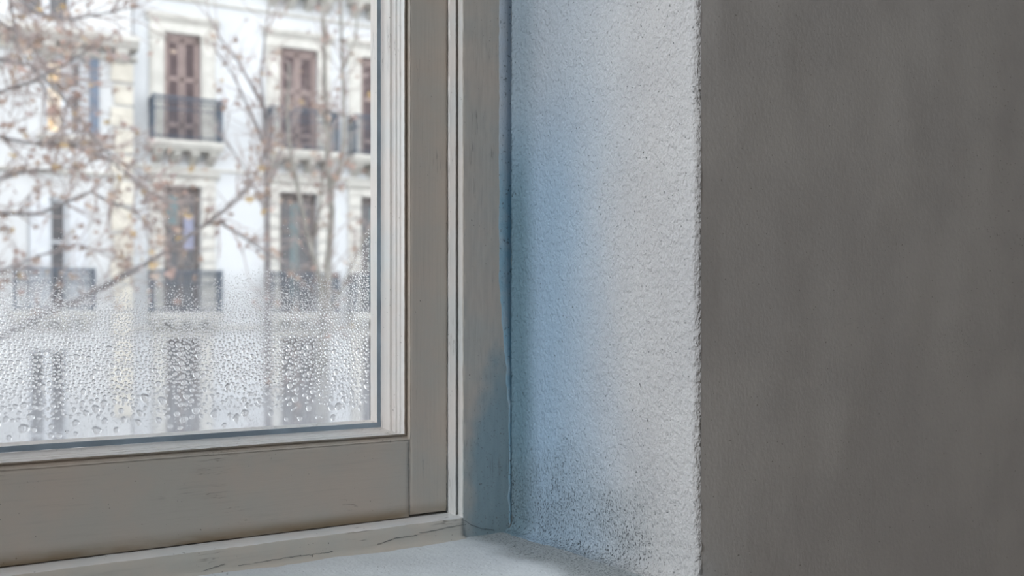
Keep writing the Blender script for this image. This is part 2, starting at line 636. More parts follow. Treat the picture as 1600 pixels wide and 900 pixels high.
# head of the frame and bottom frame rail with its sloping ledge
hd = MB().prism_x([(0.03, ZT + 0.002), (-0.02, ZT + 0.002), (-0.02, ZTOP + 0.05), (0.06, ZTOP + 0.05), (0.06, ZT + 0.002)], 2 * XM - X_REV - 0.01, X_REV + 0.01)
hd.build('frame_head', M['frame_low'], win)
NL = 420
LP = [(0.03, RAIL_BOT - 0.0010), (0.002, RAIL_BOT - 0.0012), (-0.010, RAIL_BOT - 0.0020), (-0.0195, RAIL_BOT - 0.0030), (-0.0212, RAIL_BOT - 0.0036),
      (-0.0222, RAIL_BOT - 0.0050), (-0.0226, RAIL_BOT - 0.0125), (-0.0228, SILL_Z + 0.006), (-0.0236, SILL_Z + 0.0025), (-0.0265, SILL_Z + 0.0004), (-0.031, SILL_Z - 0.001)]
lv, lf = [], []
for k in range(NL + 1):
    x = (2 * XM - frx[-1][0]) + (frx[-1][0] + 0.001 - (2 * XM - frx[-1][0])) * (k / NL) ** 0.6
    for j, (y, z) in enumerate(LP):
        d = noise.noise_vector(Vector((x * 45, j * 0.8, 3))) + 0.5 * noise.noise_vector(Vector((x * 190, j * 0.8, 9)))
        w = max(0.0, 1.0 - (frx[-1][0] + 0.001 - x) / 0.006) ** 2
        yy = y + d.y * 0.0005
        if yy < -0.0204 and z > SILL_Z + 0.001:
            yy += (-0.0200 - yy) * w
        lv.append((x, yy, z + d.z * 0.0005))
def strip(name, j0, j1, mat):
    n = len(LP)
    m = j1 - j0 + 1
    vv = [lv[k * n + j] for k in range(NL + 1) for j in range(j0, j1 + 1)]
    ff = [(k * m + j, k * m + j + 1, (k + 1) * m + j + 1, (k + 1) * m + j) for k in range(NL) for j in range(m - 1)]
    return link(name, new_mesh(name, vv, ff, True), mat, win)


tag(strip('frame_ledge', 0, 4, M['ledge']), 'sloping ledge under the casement, whitened for the window light on it')
strip('frame_bottom_rail', 4, len(LP) - 1, M['frame_low'])


def hairline(name, pts, r, mat=M['crack']):
    m = MB()
    m.tube(pts, [r * (0.5 + 0.7 * abs(noise.noise(Vector(p) * 160))) for p in pts], 5)
    return m.build(name, mat, win, True)


def wander(a, b, n, amp, seed, y=None):
    out = []
    for k in range(n + 1):
        p = Vector(a).lerp(Vector(b), k / n)
        q = Vector((k * 0.37 + seed, seed * 3.1, 0))
        out.append((p.x + amp * noise.noise(q), p.y, p.z + amp * (noise.noise(q * 1.3 + Vector((9, 0, 0))) + 0.5 * noise.noise(q * 5))))
    return out


# paint cracks along the foot of the frame and the joint of rail and stile
yb = -0.0232
segs = [((305, 896), (352, 881)), ((372, 884), (470, 868)), ((468, 869), (520, 862)), ((590, 851), (620, 840)), ((620, 841), (652, 836)), ((655, 833), (728, 819))]
for si, (a, b) in enumerate(segs):
    p0 = (X(a[0], yb), yb, Z(a[0], a[1], yb))
    p1 = (X(b[0], yb), yb, Z(b[0], b[1], yb))
    hairline('paint_crack', wander(p0, p1, 24, 0.0009, si + 1.5), 0.00032)
hairline('paint_crack', wander((X(639.3, -0.0003), -0.0001, Z(640, 690, 0)), (X(640.3, -0.0003), -0.0001, Z(640, 806, 0)), 60, 0.0004, 20.0), 0.00038)
hairline('paint_crack', wander((X(661, -0.0003), -0.0001, Z(661, 718, 0)), (X(661, -0.0003), -0.0001, Z(661, 748, 0)), 20, 0.0003, 31.0), 0.0003)
hairline('paint_crack', wander((X(697.5, -0.0003), 0.0008, Z(697, 640, 0)), (X(698, -0.0003), 0.0008, Z(698, 800, 0)), 60, 0.0006, 42.0), 0.0005)

for si, pth in enumerate((((724, 812), (736, 820), (752, 826), (772, 828)), ((806, 822), (814, 830), (820, 836)))):
    pp = [(X(a, -0.0215), -0.0215, Z(a, b, -0.0215)) for a, b in pth]
    fine = []
    for p, q in zip(pp, pp[1:]):
        fine += wander(p, q, 10, 0.0005, 60 + si)
    hairline('paint_crack', fine, 0.0004)

# sill board of painted plaster
SX0, SX1 = 2 * XM - X_REV - 0.02, X_REV + 0.02
sv, sf = [], []
sxs = np.concatenate([np.linspace(SX0, 0.15, 20)[:-1], np.linspace(0.15, SX1, 180)])
sys_ = np.linspace(-0.005, Y_WALL - 0.03, 100)
for x in sxs:
    for y in sys_:
        d = X_REV - x
        e = noise.noise(Vector((x * 12, y * 12, 0))) * 0.0012 + noise.noise(Vector((x * 60, y * 60, 4))) * 0.0004
        sv.append((x, y, SILL_Z + e))
ny = len(sys_)
for i in range(len(sxs) - 1):
    for j in range(ny - 1):
        sf.append((i * ny + j, (i + 1) * ny + j, (i + 1) * ny + j + 1, i * ny + j + 1))
so = link('window_sill', new_mesh('window_sill', sv, [f[::-1] for f in sf], True), M['sill'], win)
tag(so, 'pale worn plastered sill')
MB().box(SX0, SX1, Y_WALL - 0.03, 0.02, SILL_Z - 0.05, SILL_Z - 0.004).build('sill_core', M['sill'], win)


# ------------------------------------------------------------------ the wall with its plaster reveal
ROOM = dict(x0=-2.5, x1=3.2, y0=-4.6, z1=3.55)
wall = empty('wall_front')
tag(wall, 'grey plaster wall with a blue stained reveal beside the window', 'wall', kind='structure')


def fil(d, r):
    return 0.0 if d >= r else r * (1 - math.sqrt(max(0.0, 1 - (1 - d / r) ** 2)))


def reveal(mirror, fine):
    ry = 0.006
    ys = list(np.linspace(-0.0125, Y_WALL + ry, 300 if fine else 12))
    zs = list(np.linspace(SILL_Z - 0.006, ZC + 0.36, 560 if fine else 6)) + list(np.linspace(ZC + 0.37, ZTOP + 0.05, 30))
    prof = [(0.0, y, 1.0) for y in ys]
    for k in range(1, 8):
        a = math.pi / 2 * k / 7
        prof.append((ry * (1 - math.cos(a)), Y_WALL + ry - ry * math.sin(a), 1.0 - k / 7))
    vv, ff = [], []
    n = len(prof)
    for z in zs:
        b = z - SILL_Z
        for i, (dx, y, nx) in enumerate(prof):
            a = -0.0185 - y
            off = fil(max(a, 0.0005), 0.013) * 0.75 + fil(max(b, 0.0), 0.016)
            q = Vector((1.3, y, z))
            e = noise.noise(q * 9) * 0.0013 + noise.noise(q * 45) * 0.0004 + (noise.noise(Vector((0, y * 215, z * 165))) * 0.00020 + noise.noise(Vector((7, y * 430, z * 320))) * 0.00016 if fine else 0.0)
            low = max(0.0, min(1.0, (ZC - 0.13 - z) / 0.1))
            near = max(0.0, 1.0 - abs(y - Y_WALL) / 0.035)
            e += low * near * (noise.noise(q * 110) * 0.0016 + noise.noise(q * 240) * 0.0009)
            x = X_REV + dx - (off + e * (0.35 + 0.65 * min(1.0, (y - Y_WALL) / 0.014 + low) if y > Y_WALL else 1.0)) * nx
            yy = y + (1 - nx) * e * 0.6 + near * (0.00012 + 0.0007 * low) * noise.noise(q * 120)
            vv.append((2 * XM - x if mirror else x, yy, z))
    for k in range(len(zs) - 1):
        for i in range(n - 1):
            ff.append((k * n + i, (k + 1) * n + i, (k + 1) * n + i + 1, k * n + i + 1))
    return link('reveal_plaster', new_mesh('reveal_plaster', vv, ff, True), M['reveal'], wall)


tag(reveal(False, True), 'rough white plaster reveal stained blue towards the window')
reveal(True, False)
xr = X_REV + 0.006


def face_panel(name, x0, x1, z0, z1, nx, nz, fx=1.0):
    vv, ff = [], []
    for k in range(nz + 1):
        for i in range(nx + 1):
            x = x0 + (x1 - x0) * (i / nx) ** fx
            z = z0 + (z1 - z0) * k / nz
            q = Vector((x, 2.2, z))
            e = noise.noise(q * 3) * 0.0018 + noise.noise(q * 20) * 0.0006
            e *= min(1.0, abs(x - xr) * 40)
            vv.append((x, Y_WALL + e, z))
    for k in range(nz):
        for i in range(nx):
            a = k * (nx + 1) + i
            ff.append((a, a + 1, a + nx + 2, a + nx + 1))
    return link(name, new_mesh(name, vv, ff, True), M['face'], wall)


tag(face_panel('face_plaster', xr, ROOM['x1'], 0.0, ROOM['z1'], 160, 130, 1.8), 'dim grey weathered plaster face')
xl = 2 * XM - xr
face_panel('face_plaster', ROOM['x0'], xl, 0.0, ROOM['z1'], 20, 20)
face_panel('face_plaster', xl, xr, 0.0, SILL_Z - 0.02, 20, 12)
face_panel('face_plaster', xl, xr, ZTOP + 0.045, ROOM['z1'], 20, 10)
MB().box(xl, xr, Y_WALL, 0.08, ZTOP + 0.045, ZTOP + 0.06).build('reveal_head', M['face'], wall)
# outer masonry of the wall round the window opening
om = MB()
om.box(X_REV + 0.012, ROOM['x1'], Y_WALL + 0.02, 0.12, -0.1, 3.65)
om.box(ROOM['x0'], 2 * XM - X_REV - 0.012, Y_WALL + 0.02, 0.12, -0.1, 3.65)
om.box(2 * XM - X_REV - 0.012, X_REV + 0.012, Y_WALL + 0.02, 0.12, -0.1, SILL_Z - 0.055)
om.box(2 * XM - X_REV - 0.012, X_REV + 0.012, Y_WALL + 0.02, 0.12, ZTOP + 0.065, 3.65)
om.build('masonry', M['room'], wall)

# the rest of the room
x0, x1, y0, z1 = ROOM['x0'], ROOM['x1'], ROOM['y0'], ROOM['z1']
tag(MB().box(x0 - 0.2, x1 + 0.2, y0 - 0.2, Y_WALL + 0.02, -0.1, 0.0).build('floor', M['floor']), 'brown wooden floor of the room under the window', 'floor', kind='structure')
tag(MB().box(x0 - 0.2, x1 + 0.2, y0 - 0.2, Y_WALL + 0.02, z1, z1 + 0.15).build('ceiling', M['room']), 'plain ceiling over the room', 'ceiling', kind='structure')
tag(MB().box(x0, x1, y0 - 0.15, y0, 0, z1).build('wall_back', M['room']), 'plain grey wall behind the viewer', 'wall', kind='structure')
tag(MB().box(x1, x1 + 0.15, y0, Y_WALL, 0, z1).build('wall_right', M['room']), 'plain grey wall at the right end of the room', 'wall', kind='structure')
wl = MB()  # gap between these boxes is added to let the side lamp in
wl.box(x0 - 0.15, x0, y0, -1.41, 0, z1)
wl.box(x0 - 0.15, x0, -0.45, Y_WALL, 0, z1)
wl.box(x0 - 0.15, x0, -1.41, -0.45, 0, 1.68)
wl.box(x0 - 0.15, x0, -1.41, -0.45, 3.42, z1)
tag(wl.build('wall_left', M['room']), 'plain grey side wall with a tall opening added for an unseen lamp', 'wall', kind='structure')

# ------------------------------------------------------------------ condensation on the pane
GX0, GX1 = 0.06, PR[0][0] - 0.0012
GZ0 = PR[0][2] + 0.0008


def wet_top(x):
    """Height up to which the pane is beaded; it climbs towards the frame and wanders."""
    return ZC + 0.026 + 0.018 * noise.noise(Vector((x * 14, 0.3, 0))) + 0.055 * max(0.0, (x - (GX1 - 0.045)) / 0.045) ** 1.5


class Packer:
    def __init__(self, cell=0.004):
        self.c, self.g = cell, {}

    def free(self, x, z, r, gap):
        i, k = int(x / self.c), int(z / self.c)
        n = 1 + int((r + 0.0055) / self.c)
        for a in range(i - n, i + n + 1):
            for b in range(k - n, k + n + 1):
                for (x2, z2, r2) in self.g.get((a, b), ()):
                    if (x - x2) ** 2 + (z - z2) ** 2 < ((r + r2) * gap) ** 2:
                        return False
        return True

    def add(self, x, z, r):
        self.g.setdefault((int(x / self.c), int(z / self.c)), []).append((x, z, r))


streaks = [(X(266, G_Y), ZC - 0.068, 0.0020), (X(325, G_Y), ZC - 0.03, 0.0011), (X(447, G_Y), ZC - 0.05, 0.0017), (X(468, G_Y), ZC - 0.062, 0.0022),
           (X(503, G_Y), ZC - 0.056, 0.0013), (X(105, G_Y), ZC - 0.085, 0.0015)]


def in_streak(x, z):
    return any(abs(x - sx - 0.0008 * noise.noise(Vector((sx * 90, z * 60, 0)))) < w and z < zt for sx, zt, w in streaks)


pk = Packer()
drops = []


def scatter(n, zlo, zhi, rlo, rhi, gap, keep, power=1.0):
    for _ in range(n):
        x = nr.uniform(GX0, GX1)
        z = nr.uniform(zlo, zhi)
        k = keep(x, z)
        if k <= 0 or nr.uniform() > k or in_streak(x, z):
            continue
        r = rlo + (rhi - rlo) * nr.uniform() ** power
        if z - r < GZ0 or x + r > GX1 or not pk.free(x, z, r, gap):
            continue
        pk.add(x, z, r)
        drops.append((x, z, r))


DRK = [(258, 322), (440, 497)]      # columns where the beads grew larger


def big_col(x):
    return max(math.exp(-((x - X(290, G_Y)) / 0.017) ** 2), 0.6 * math.exp(-((x - X(470, G_Y)) / 0.022) ** 2))


scatter(420, GZ0, ZC - 0.082, 0.0024, 0.0046, 1.10, lambda x, z: 0.30, 1.6)
scatter(2600, ZC - 0.105, ZC - 0.030, 0.0019, 0.0033, 1.02, lambda x, z: 0.05 + 0.55 * big_col(x), 1.5)
scatter(9000, ZC - 0.100, ZC - 0.022, 0.0014, 0.0022, 1.0, lambda x, z: min(1.0, 0.30 + (z - ZC + 0.10) * 12), 1.2)
scatter(22000, ZC - 0.09, ZC + 0.004, 0.00105, 0.0016, 0.98, lambda x, z: min(1.0, (z - ZC + 0.092) * 26), 1.1)
scatter(24000, ZC - 0.06, ZC + 0.05, 0.0008, 0.0012, 0.97, lambda x, z: max(0.0, min(1.0, (wet_top(x) - 0.010 - z) * 60)), 1.0)
scatter(34000, ZC - 0.02, ZC + 0.10, 0.00042, 0.00075, 0.98, lambda x, z: max(0.0, min(1.0, (wet_top(x) + 0.014 - z) * 26)), 1.0)
scatter(2600, ZC + 0.0, ZC + 0.14, 0.00028, 0.0005, 1.0, lambda x, z: max(0.0, 0.5 - (z - ZC) * 4), 1.0)
scatter(5000, GZ0, ZC - 0.06, 0.0004, 0.0008, 1.02, lambda x, z: 0.45, 1.0)
for sx, zt, w in streaks:                       # a bead at the foot of each run
    drops.append((sx, max(GZ0 + 0.004, ZC - 0.112), w * 1.35))


def drop_mesh(r, seed, seg=12, rings=4, tall=1.12):
    """Plano-convex bead, its flat side at y = 0 on the glass, bulging towards the room (-y)."""
    rr = random.Random(seed)
    ph, am = rr.uniform(0, 6.28), rr.uniform(0.0, 0.14)
    h = r * rr.uniform(0.62, 0.80)
    vv, ff = [], []
    for k in range(rings):
        a = math.pi / 2 * k / rings
        c, s = math.cos(a) ** 0.85, math.sin(a)
        for i in range(seg):
            t = 2 * math.pi * i / seg
            q = r * c * (1 + am * math.cos(2 * t + ph) + am * 0.5 * math.cos(3 * t - ph))
            z = q * math.sin(t) * tall
            vv.append((q * math.cos(t), -h * s, z - (0.10 * r * s)))
    vv.append((0, -h, -0.10 * r))
    for k in range(rings - 1):
        for i in range(seg):
            j = (i + 1) % seg
            ff.append((k * seg + i, k * seg + j, (k + 1) * seg + j, (k + 1) * seg + i))
    top = len(vv) - 1
    for i in range(seg):
        ff.append(((rings - 1) * seg + i, (rings - 1) * seg + (i + 1) % seg, top))
    ff.append(tuple(range(seg - 1, -1, -1)))
    return vv, ff


def finish_drop_mesh(name, vv, ff):
    me = bpy.data.meshes.new(name)
    me.from_pydata(vv, [], ff)
    sm = [len(p.vertices) <= 4 for p in me.polygons]
    me.polygons.foreach_set('use_smooth', sm)
    me.update()
    me.materials.append(M['water'])
    return me


drops.sort(key=lambda d: -d[2])
N_SINGLE = 280
YD = G_Y - 0.0001
shapes = [finish_drop_mesh('water_drop', *drop_mesh(1.0, s, 20, 6)) for s in range(9)]
for i, (x, z, r) in enumerate(drops[:N_SINGLE]):
    o = link('water_drop', shapes[i % 9])
    o.location = (x, YD, z)
    o.scale = (r, r, r)
    tag(o, 'one of the larger clear water drops clinging low on the misted window pane', 'water drop', 'larger condensation drops on the pane')
allv, allf = [], []
variants = {}
for i, (x, z, r) in enumerate(drops[N_SINGLE:]):
    key = (i % 12, 0 if r > 0.0011 else (1 if r > 0.0006 else 2))
    if key not in variants:
        variants[key] = drop_mesh(1.0, 50 + key[0], (10, 7, 5)[key[1]], (3, 2, 2)[key[1]], 1.05)
    vv, ff = variants[key]
    b = len(allv)
    allv += [(x + r * p[0], YD + r * p[1], z + r * p[2]) for p in vv]
    allf += [tuple(b + j for j in f) for f in ff]
o = link('condensation_beads', finish_drop_mesh('condensation_beads', allv, allf))
o.data.polygons.foreach_set('use_smooth', [True if len(p.vertices) <= 4 else False for p in o.data.polygons])
tag(o, 'fine dense condensation beads covering the lower window pane', 'condensation', kind='stuff')
fm = MB().quad((GX0 - 0.6, G_Y - 0.00005, GZ0 - 0.001), (GX1, G_Y - 0.00005, GZ0 - 0.001), (GX1, G_Y - 0.00005, ZC + 0.12), (GX0 - 0.6, G_Y - 0.00005, ZC + 0.12))
o = fm.build('condensation_mist', M['film'])
tag(o, 'thin whitish mist between the beads on the lower pane', 'mist', kind='stuff')

# ------------------------------------------------------------------ the street and the buildings across it
STREET = ZC - 5.7
VPF = 3700.0
ang = math.atan((VPF - CX) / FPX) - (math.pi / 2 - YAW)         # how far the far fronts turn from our wall
FROT = -ang
FT = 24.4
FO = CAM + FT * (F + (290 - CX) / FPX * R)
fx = Vector((math.cos(FROT), math.sin(FROT), 0))
fn = Vector((math.sin(FROT), -math.cos(FROT), 0))               # towards the street


def fac(px, py, d=0.0):
    """Local (x, z) on the far fronts of pixel (px, py), on the plane d metres proud of the wall; z counted from the street."""
    u = (px - CX) / FPX
    r = F + u * R
    t = (d - (CAM - FO).dot(fn)) / r.dot(fn)
    p = CAM + t * r
    return (p - FO).dot(fx), ZC + t * (HY - py) / FPX - STREET


def outdoor(name, color, *k):
    return plain(name, tuple(c * 0.76 for c in color), *k)


M['white_wall'] = outdoor('render_white', (0.80, 0.815, 0.84), 0.85, 0.06, 0.7)
M['cream_wall'] = outdoor('render_pale', (0.77, 0.775, 0.785), 0.85, 0.08, 0.8)
M['stone'] = outdoor('limestone', (0.79, 0.765, 0.715), 0.85, 0.16, 3.0)
M['stone2'] = outdoor('limestone_quoin', (0.80, 0.75, 0.66), 0.85, 0.14, 4.0)
M['iron'] = outdoor('painted_iron', (0.10, 0.125, 0.165), 0.5)
M['shut'] = outdoor('shutter_mauve_brown', (0.20, 0.15, 0.155), 0.6, 0.2, 5.0)
M['shutframe'] = outdoor('shutter_frame', (0.44, 0.34, 0.32), 0.6, 0.15, 5.0)
M['darkglass'] = outdoor('dark_window_glass', (0.13, 0.125, 0.135), 0.12, 0.3, 2.0, 0.6)
M['doorwood'] = outdoor('door_wood_grey', (0.26, 0.225, 0.215), 0.5, 0.2, 4.0)
M['teal'] = outdoor('teal_curtain', (0.27, 0.36, 0.38), 0.8, 0.15, 6.0)
M['lilac'] = outdoor('lilac_curtain', (0.45, 0.46, 0.60), 0.8, 0.15, 6.0)
M['whitewood'] = outdoor('white_joinery', (0.78, 0.80, 0.84), 0.5, 0.06, 4.0)
M['blueshut'] = outdoor('blue_grey_shutter', (0.24, 0.29, 0.38), 0.6, 0.15, 5.0)


def lit_mat():
    t = NT('lamp_lit_curtain')
    c = t.mix(t.ramp(t.noise(3.0), 0.4, 0.6), (0.80, 0.56, 0.30), (0.72, 0.62, 0.50))
    t.l(c, t.p.inputs['Emission Color'])
    t.p.inputs['Emission Strength'].default_value = 0.35
    return t.done(c, 0.8)


M['lit'] = lit_mat()
M['asphalt'] = outdoor('asphalt', (0.10, 0.10, 0.105), 0.85, 0.25, 1.0)
M['paving'] = outdoor('paving', (0.36, 0.35, 0.34), 0.85, 0.2, 2.0)


def front(name, parent, mat, x0, x1, z0, z1, holes, y, depth, back):
    """A wall face at local y with recessed openings."""
    xs = sorted({x0, x1, *[h[0] for h in holes], *[h[1] for h in holes]})
    zs = sorted({z0, z1, *[h[2] for h in holes], *[h[3] for h in holes]})
    xs = [v for v in xs if x0 <= v <= x1]
    zs = [v for v in zs if z0 <= v <= z1]
    m = MB()
    for a, b in zip(xs, xs[1:]):
        for c, d in zip(zs, zs[1:]):
            cx, cz = (a + b) / 2, (c + d) / 2
            if any(h[0] < cx < h[1] and h[2] < cz < h[3] for h in holes):
                continue
            m.quad((a, y, c), (b, y, c), (b, y, d), (a, y, d))
    for (a, b, c, d) in holes:
        k = y + depth
        m.quad((a, y, c), (a, k, c), (a, k, d), (a, y, d))
        m.quad((b, y, c), (b, y, d), (b, k, d), (b, k, c))
        m.quad((a, y, d), (a, k, d), (b, k, d), (b, y, d))
        m.quad((a, y, c), (b, y, c), (b, k, c), (a, k, c))
    m.quad((x0, y, z0), (x0, y, z1), (x0, back, z1), (x0, back, z0))
    m.quad((x1, y, z0), (x1, back, z0), (x1, back, z1), (x1, y, z1))
    m.quad((x0, y, z1), (x1, y, z1), (x1, back, z1), (x0, back, z1))
    m.quad((x0, back, z0), (x0, back, z1), (x1, back, z1), (x1, back, z0))
    me = new_mesh(name, m.v, m.f)
    return link(name, me, mat, parent)


white = empty('apartment_building', (FO.x, FO.y, STREET), FROT)
tag(white, 'white fronted apartment building with brown shuttered balcony doors across the street', 'building')
cream = empty('apartment_building', (FO.x, FO.y, STREET), FROT)
tag(cream, 'pale apartment building with stone quoins and a lamp lit window, behind leafy twigs', 'building')

Z1 = fac(290, 489)[1]            # first floor balcony level
Z2 = fac(290, 226)[1]
H = Z2 - Z1
Z3 = Z2 + H * 1.02
cols = []
for (a, b) in ((256, 314), (436, 496), (563, 617)):
    xa, xb = fac(a, 200)[0], fac(b, 200)[0]
    cols.append((xa, xb))
cols.append((cols[2][0] + (cols[2][0] - cols[1][0]) * 1.15, cols[2][1] + (cols[2][0] - cols[1][0]) * 1.15))
TOP2 = fac(285, 53)[1]
TOP1 = fac(290, 291)[1]
TOP3 = Z3 + (TOP2 - Z2)
TOP0 = fac(290, 528)[1]
XL_W, XR_W = fac(208, 200)[0], cols[3][1] + 4.0
holes = []
for (a, b) in cols:
    holes += [(a, b, Z2, TOP2), (a, b, Z1, TOP1), (a, b, Z3, TOP3), (a + 0.04, b - 0.02, 0.12, TOP0)]
front('facade_wall', white, M['white_wall'], XL_W, XR_W, 0.0, Z3 + 2 * H, holes, 0.0, 0.32, 9.0)


def courses(parent, mat, x0, x1, z, h, d, y=0.0, name='string_course'):
    m = MB()
    m.prism_x([(y + 0.05, z), (y - d * 0.5, z), (y - d, z + h * 0.45), (y - d, z + h), (y + 0.05, z + h)], x0, x1)
    return m.build(name, mat, parent)


def balcony(parent, xa, xb, z, deep, mat, ncorb=4, y=0.0, rail=0.98):
    sl = MB()
    sl.prism_x([(y + 0.1, z - 0.20), (y - deep + 0.10, z - 0.20), (y - deep + 0.06, z - 0.13), (y - deep + 0.02, z - 0.11), (y - deep, z - 0.05), (y - deep, z), (y + 0.1, z)], xa, xb)
    s = sl.build('balcony_slab', mat, parent)
    for k in range(ncorb):
        xc = xa + 0.2 + (xb - xa - 0.4) * k / (ncorb - 1)
        c = MB()
        c.prism_x([(y + 0.05, z - 0.20), (y - deep + 0.18, z - 0.20), (y - deep + 0.16, z - 0.28), (y - deep + 0.30, z - 0.36), (y + 0.05, z - 0.52)], xc - 0.09, xc + 0.09)
        c.build('corbel', mat, s)
    r = MB()
    yf = y - deep + 0.06
    for (p, q) in (((xa + 0.05, yf), (xb - 0.05, yf)), ((xa + 0.05, yf), (xa + 0.05, y)), ((xb - 0.05, yf), (xb - 0.05, y))):
        for zz, th in ((z + rail, 0.028), (z + rail - 0.11, 0.013), (z + 0.08, 0.016)):
            r.box(min(p[0], q[0]) - 0.02, max(p[0], q[0]) + 0.02, min(p[1], q[1]) - 0.02, max(p[1], q[1]) + 0.02, zz - th, zz + th)
        ln = math.hypot(q[0] - p[0], q[1] - p[1])
        nb = max(3, int(ln / 0.105))
        for k in range(nb + 1):
            f = k / nb
            bx, by = p[0] + (q[0] - p[0]) * f, p[1] + (q[1] - p[1]) * f
            r.box(bx - 0.009, bx + 0.009, by - 0.009, by + 0.009, z, z + rail)
            if k < nb:                         # scrolled collar between bars
                mx, my = bx + (q[0] - p[0]) / nb / 2, by + (q[1] - p[1]) / nb / 2
                r.box(mx - 0.022, mx + 0.022, my - 0.008, my + 0.008, z + rail - 0.30, z + rail - 0.24)
    for bx in (xa + 0.05, xb - 0.05):
        r.box(bx - 0.026, bx + 0.026, yf - 0.026, yf + 0.026, z, z + rail + 0.05)
    r.build('railing', M['iron'], s)
    return s


def shutter_door(parent, a, b, z0, z1, y=0.12):
    """Pair of louvred shutters in a frame, one leaf a little ajar of level."""
    fr = MB()
    fr.box(a, a + 0.06, y - 0.02, y + 0.06, z0, z1)
    fr.box(b - 0.06, b, y - 0.02, y + 0.06, z0, z1)
    fr.box(a, b, y - 0.02, y + 0.06, z1 - 0.10, z1)
    f = fr.build('door_frame', M['shutframe'], parent)
    mid = (a + b) / 2
    for (p, q) in ((a + 0.06, mid - 0.01), (mid + 0.01, b - 0.06)):
        s = MB()
        for (c, d) in ((p, p + 0.075), (q - 0.075, q)):
            s.box(c, d, y, y + 0.04, z0 + 0.02, z1 - 0.11)
        rows = (z0 + 0.02, z0 + 0.42, z0 + (z1 - z0) * 0.58, z1 - 0.19)
        for zz in rows:
            s.box(p, q, y, y + 0.04, zz, zz + 0.09)
        s.build('shutter', M['shutframe'], parent)
        sl = MB()
        n = int((z1 - z0) / 0.075)
        for k in range(n):
            zz = z0 + 0.1 + (z1 - z0 - 0.26) * k / n
            sl.prism_x([(y + 0.006, zz), (y + 0.012, zz), (y + 0.036, zz + 0.06), (y + 0.03, zz + 0.06)], p + 0.07, q - 0.07)
        sl.box(p + 0.06, q - 0.06, y + 0.042, y + 0.05, z0 + 0.04, z1 - 0.12)
        lo = sl.build('louvres', M['shut'], f)
        lo['kind'] = 'stuff'


def glass_door(parent, a, b, z0, z1, curtain=None, cur_rng=(0, 1, 0, 1), y=0.2, wood=None, bars=2):
    wood = wood or M['doorwood']
    fr = MB()
    fr.box(a, a + 0.05, y - 0.03, y + 0.06, z0, z1)
    fr.box(b - 0.05, b, y - 0.03, y + 0.06, z0, z1)
    fr.box(a, b, y - 0.03, y + 0.06, z1 - 0.08, z1)
    fr.build('door_frame', wood, parent)
    mid = (a + b) / 2
    for (p, q) in ((a + 0.05, mid), (mid, b - 0.05)):
        s = MB()
        s.box(p, p + 0.07, y, y + 0.04, z0, z1 - 0.08)
        s.box(q - 0.07, q, y, y + 0.04, z0, z1 - 0.08)
        for zz in [z0, z1 - 0.18] + [z0 + (z1 - z0) * (k + 1) / (bars + 1) for k in range(bars)]:
            s.box(p, q, y, y + 0.04, zz, zz + 0.09)
        lf = s.build('door_leaf', wood, parent)
        MB().box(p + 0.06, q - 0.06, y + 0.02, y + 0.026, z0 + 0.05, z1 - 0.1).build('pane', M['darkglass'], lf)
    if curtain is not None:
        c0, c1, d0, d1 = cur_rng
        m = MB()
        xa, xb = a + (b - a) * c0, a + (b - a) * c1
        n = 7
        for k in range(n):
            u0, u1 = xa + (xb - xa) * k / n, xa + (xb - xa) * (k + 1) / n
            m.box(u0, u1, y + 0.005 - 0.008 * (k % 2), y + 0.018, z0 + (z1 - z0) * d0, z0 + (z1 - z0) * d1)
        m.build('curtain', curtain, parent)


def surround(parent, a, b, z0, z1, w, cap, banded, mat):
    """Stone jambs and a lintel with a small cornice; banded ones are built of blocks."""
    for (p, q) in ((a - w, a), (b, b + w)):
        if banded:
            n = 10
            me = None
            for k in range(n):
                h = (z1 - z0) / n
                blk = MB().box(-w / 2 + 0.004, w / 2 - 0.002, -0.075, 0.02, 0.016, h - 0.016)
                if me is None:
                    o = blk.build('jamb_stone', mat, parent)
                    me = o.data
                else:
                    o = link('jamb_stone', me, None, parent)
                o.location = ((p + q) / 2, -0.004 * (k % 2), z0 + k * h)
        else:
            m = MB()
            m.box(p, q, -0.06, 0.02, z0, z1)
            m.box(p + 0.06, q - 0.06, -0.085, -0.05, z0 + 0.15, z1 - 0.32)
            m.box(p - 0.02, q + 0.02, -0.09, 0.02, z1 - 0.16, z1 - 0.10)
            m.box(p - 0.02, q + 0.02, -0.10, 0.02, z1 - 0.05, z1)
            m.build('jamb', mat, parent)
    m = MB()
    m.box(a - w, b + w, -0.06, 0.02, z1 + 0.0, z1 + cap * 0.55)
    m.prism_x([(0.02, z1 + cap * 0.55), (-0.08, z1 + cap * 0.55), (-0.17, z1 + cap * 0.8), (-0.17, z1 + cap), (0.02, z1 + cap)], a - w - 0.08, b + w + 0.08)
    m.build('lintel', mat, parent)


